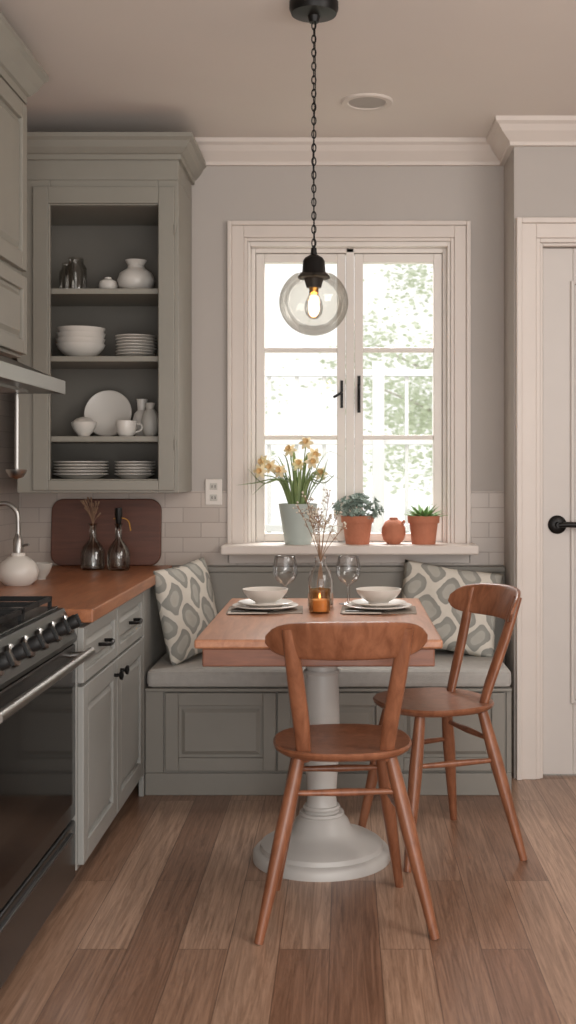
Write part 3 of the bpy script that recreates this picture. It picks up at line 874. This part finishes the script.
m = MB(); m.lathe(potprof(.05, .064, .12, .03), n=40); m.done('terracotta_pot', TERRA, p4, True)
m = MB(); m.lathe([(0, .1), (.055, .1), (.055, .106), (0, .108)], n=24); m.done('soil', SOIL, p4)
m = MB(); random.seed(9)
for i in range(28):
    a = i*2.399; tt = i/28; q = .055+.055*(1-tt); hh = .012+.05*tt
    ca, sa = math.cos(a), math.sin(a)
    pts = spline([(0, 0, .103), (ca*q*.5, sa*q*.5, .11+hh*.5), (ca*q, sa*q, .112+hh)], 4); n_ = len(pts)
    m.tube(pts, [.007, .010, .012, .012, .011, .009, .006, .003, .0008][:n_], 6, (.3, 1), up=(ca*-.3, sa*-.3, 1))
m.done('leaves', AGAVE, p4, True)

# ---------------------------------------------------------------- pendant lamp
pl = root('pendant_lamp', (-.094, 3.47, 0))
m = MB()
m.lathe([(0, 2.66), (.074, 2.66), (.074, 2.64), (.068, 2.625), (.02, 2.618), (.014, 2.60), (0, 2.598)], n=48)
m.lathe([(0, 1.920), (.008, 1.920), (.010, 1.900), (.027, 1.890), (.033, 1.880), (.035, 1.848), (.047, 1.836), (.049, 1.829), (.03, 1.827), (.022, 1.80), (0, 1.80)], n=40)
m.done('canopy_and_socket', BLACK, pl, True)
m = MB(); z = 2.602; i = 0
while z > 1.925:
    L, W = .013, .0062; pts = []
    for k in range(14):
        a = 2*math.pi*k/14; x = W*math.cos(a); zz = L*math.sin(a)
        pts.append((x, 0, z-.011+zz) if i % 2 == 0 else (0, x, z-.011+zz))
    m.tube(pts, .0019, 6, closed=True); z -= .0205; i += 1
m.tube([(.003, .004, 2.6), (.005, .003, 2.4), (-.003, .004, 2.2), (.003, -.003, 1.92)], .0015, 6)
m.done('chain', BLACK, pl, True)
zc, r = 1.756, .1045
prof = []
for k in range(25):
    a = math.radians(-90+k*(90+55)/24); prof.append((max(0.0, r*math.cos(a)), zc+r*.96*math.sin(a)))
prof.append((.046, 1.840))
m = MB(); m.lathe(prof, n=56, cap1=False)
m.done('glass_globe', PGLASS, pl, True)
m = MB(); m.lathe([(0, 1.705), (.012, 1.707), (.024, 1.72), (.028, 1.738), (.025, 1.758), (.015, 1.78), (.013, 1.80)], n=28, cap1=False); m.done('bulb_glass', VGLASS, pl, True)
m = MB(); m.lathe([(.014, 1.80), (.014, 1.785), (.01, 1.78), (0, 1.78)], n=20); m.done('bulb_base', BRASS, pl, True)
m = MB()
for k in range(6):
    a = k*math.pi/3; x, y = .010*math.cos(a), .010*math.sin(a)
    m.tube([(x*.5, y*.5, 1.778), (x, y, 1.725)], .0008, 5)
m.done('filament', FIL, pl)

# ---------------------------------------------------------------- outside
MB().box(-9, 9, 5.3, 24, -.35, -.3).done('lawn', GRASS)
f = root('garden_trellis', (0, 6.9, 0))
m = MB()
for x in [-.95+.165*i for i in range(14)]: m.box(x-.011, x+.011, -.012, .012, -.3, 1.83)
for z in (1.83, 1.42, .9, 0.1): m.box(-1.05, 1.4, -.022, .022, z-.018, z+.022)
for x in (-1.0, .2, 1.35): m.box(x-.035, x+.035, -.035, .035, -.3, 1.9)
m.done('trellis_slats', FENCE, f, bevel=.002)
def tree(x, y, hgt, R_, n):
    t_ = root('garden_tree', (x, y, -.29))
    m = MB(); m.tube(spline([(0, 0, 0), (.05, 0, hgt*.4), (0, .05, hgt*.8)], 5), [.09-.006*i for i in range(11)], 8)
    for i in range(9):
        a = random.uniform(0, 6.28); z_ = hgt*random.uniform(.35, .75)
        m.tube(spline([(0, 0, z_), (math.cos(a)*R_*.4, math.sin(a)*R_*.4, z_+.4), (math.cos(a)*R_*.8, math.sin(a)*R_*.8, z_+.7)], 4), [.03-.0028*i for i in range(9)], 6)
    m.done('trunk', BARK, t_, True)
    m = MB()
    cl = [Vector((random.gauss(0, 1), random.gauss(0, 1), random.gauss(0, 1))).normalized()*R_*random.random()**.5 for k in range(40)]
    for i in range(n):
        d_ = random.choice(cl)+Vector((random.gauss(0, .2), random.gauss(0, .2), random.gauss(0, .17)))
        p = Vector((0, 0, hgt*.72))+d_
        M_ = Matrix.Translation(p) @ Matrix.Rotation(random.uniform(0, 6.28), 4, 'Z') @ Matrix.Rotation(random.uniform(0, 3.14), 4, 'X')
        s_ = random.uniform(.025, .05)
        m.add([(-s_, 0, 0), (0, -s_*.5, 0), (s_, 0, 0), (0, s_*.5, 0)], [(0, 1, 2, 3)], M_)
    m.done('foliage', FOLI, t_)
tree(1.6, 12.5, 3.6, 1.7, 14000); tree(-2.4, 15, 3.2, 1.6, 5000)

# ---------------------------------------------------------------- world & lights
wd = bpy.data.worlds.new('World'); sc.world = wd; wd.use_nodes = True
bg = wd.node_tree.nodes['Background']
bg.inputs['Color'].default_value = (1.0, .985, .965, 1); bg.inputs['Strength'].default_value = 1.15

def area(name, loc, target, size, energy, color=(1, 1, 1), sy_=None):
    L = bpy.data.lights.new(name, 'AREA'); L.energy = energy; L.color = color
    L.shape = 'RECTANGLE'; L.size = size; L.size_y = sy_ or size
    o = bpy.data.objects.new(name, L); COL.objects.link(o); o.location = loc
    o.rotation_euler = (Vector(target)-Vector(loc)).to_track_quat('-Z', 'Y').to_euler()
area('window_daylight', (.1, 6.2, 3.5), (0, 4.0, .9), 1.8, 320, (1, .975, .94))
area('room_light_right', (2.0, 1.8, 2.2), (.1, 4.0, .7), 1.4, 38, (1, .96, .92))
area('added_fill_rear', (.5, -1.2, 1.7), (-.1, 4.5, 1.2), 3.0, 34, (1, .98, .96), 2.0)  # added fill behind the camera, no actual lamp in the room
area('ceiling_fill_uplight', (.4, -.5, .5), (-.1, 3.0, 2.66), 1.8, 42, (1, .985, .97))  # added low lamp aimed upward, stands in for bounced light on the ceiling
pt = bpy.data.lights.new('bulb_light', 'POINT'); pt.energy = 1.0; pt.color = (1, .7, .42); pt.shadow_soft_size = .02
o = bpy.data.objects.new('bulb_light', pt); COL.objects.link(o); o.location = (-.094, 3.47, 1.745)

sc.view_settings.view_transform = 'Standard'
sc.view_settings.exposure = 0.05

cam = bpy.data.cameras.new('Camera'); co = bpy.data.objects.new('Camera', cam); COL.objects.link(co)
co.location = (0, 0, 1.25); co.rotation_euler = (math.pi/2, 0, 0)
cam.sensor_width = 36; cam.lens = 1150/1024*36
cam.shift_x = -57/1024; cam.shift_y = -42/1024; cam.clip_start = .05
cam.dof.use_dof = True; cam.dof.focus_distance = 4.0; cam.dof.aperture_fstop = 4.0
sc.camera = co
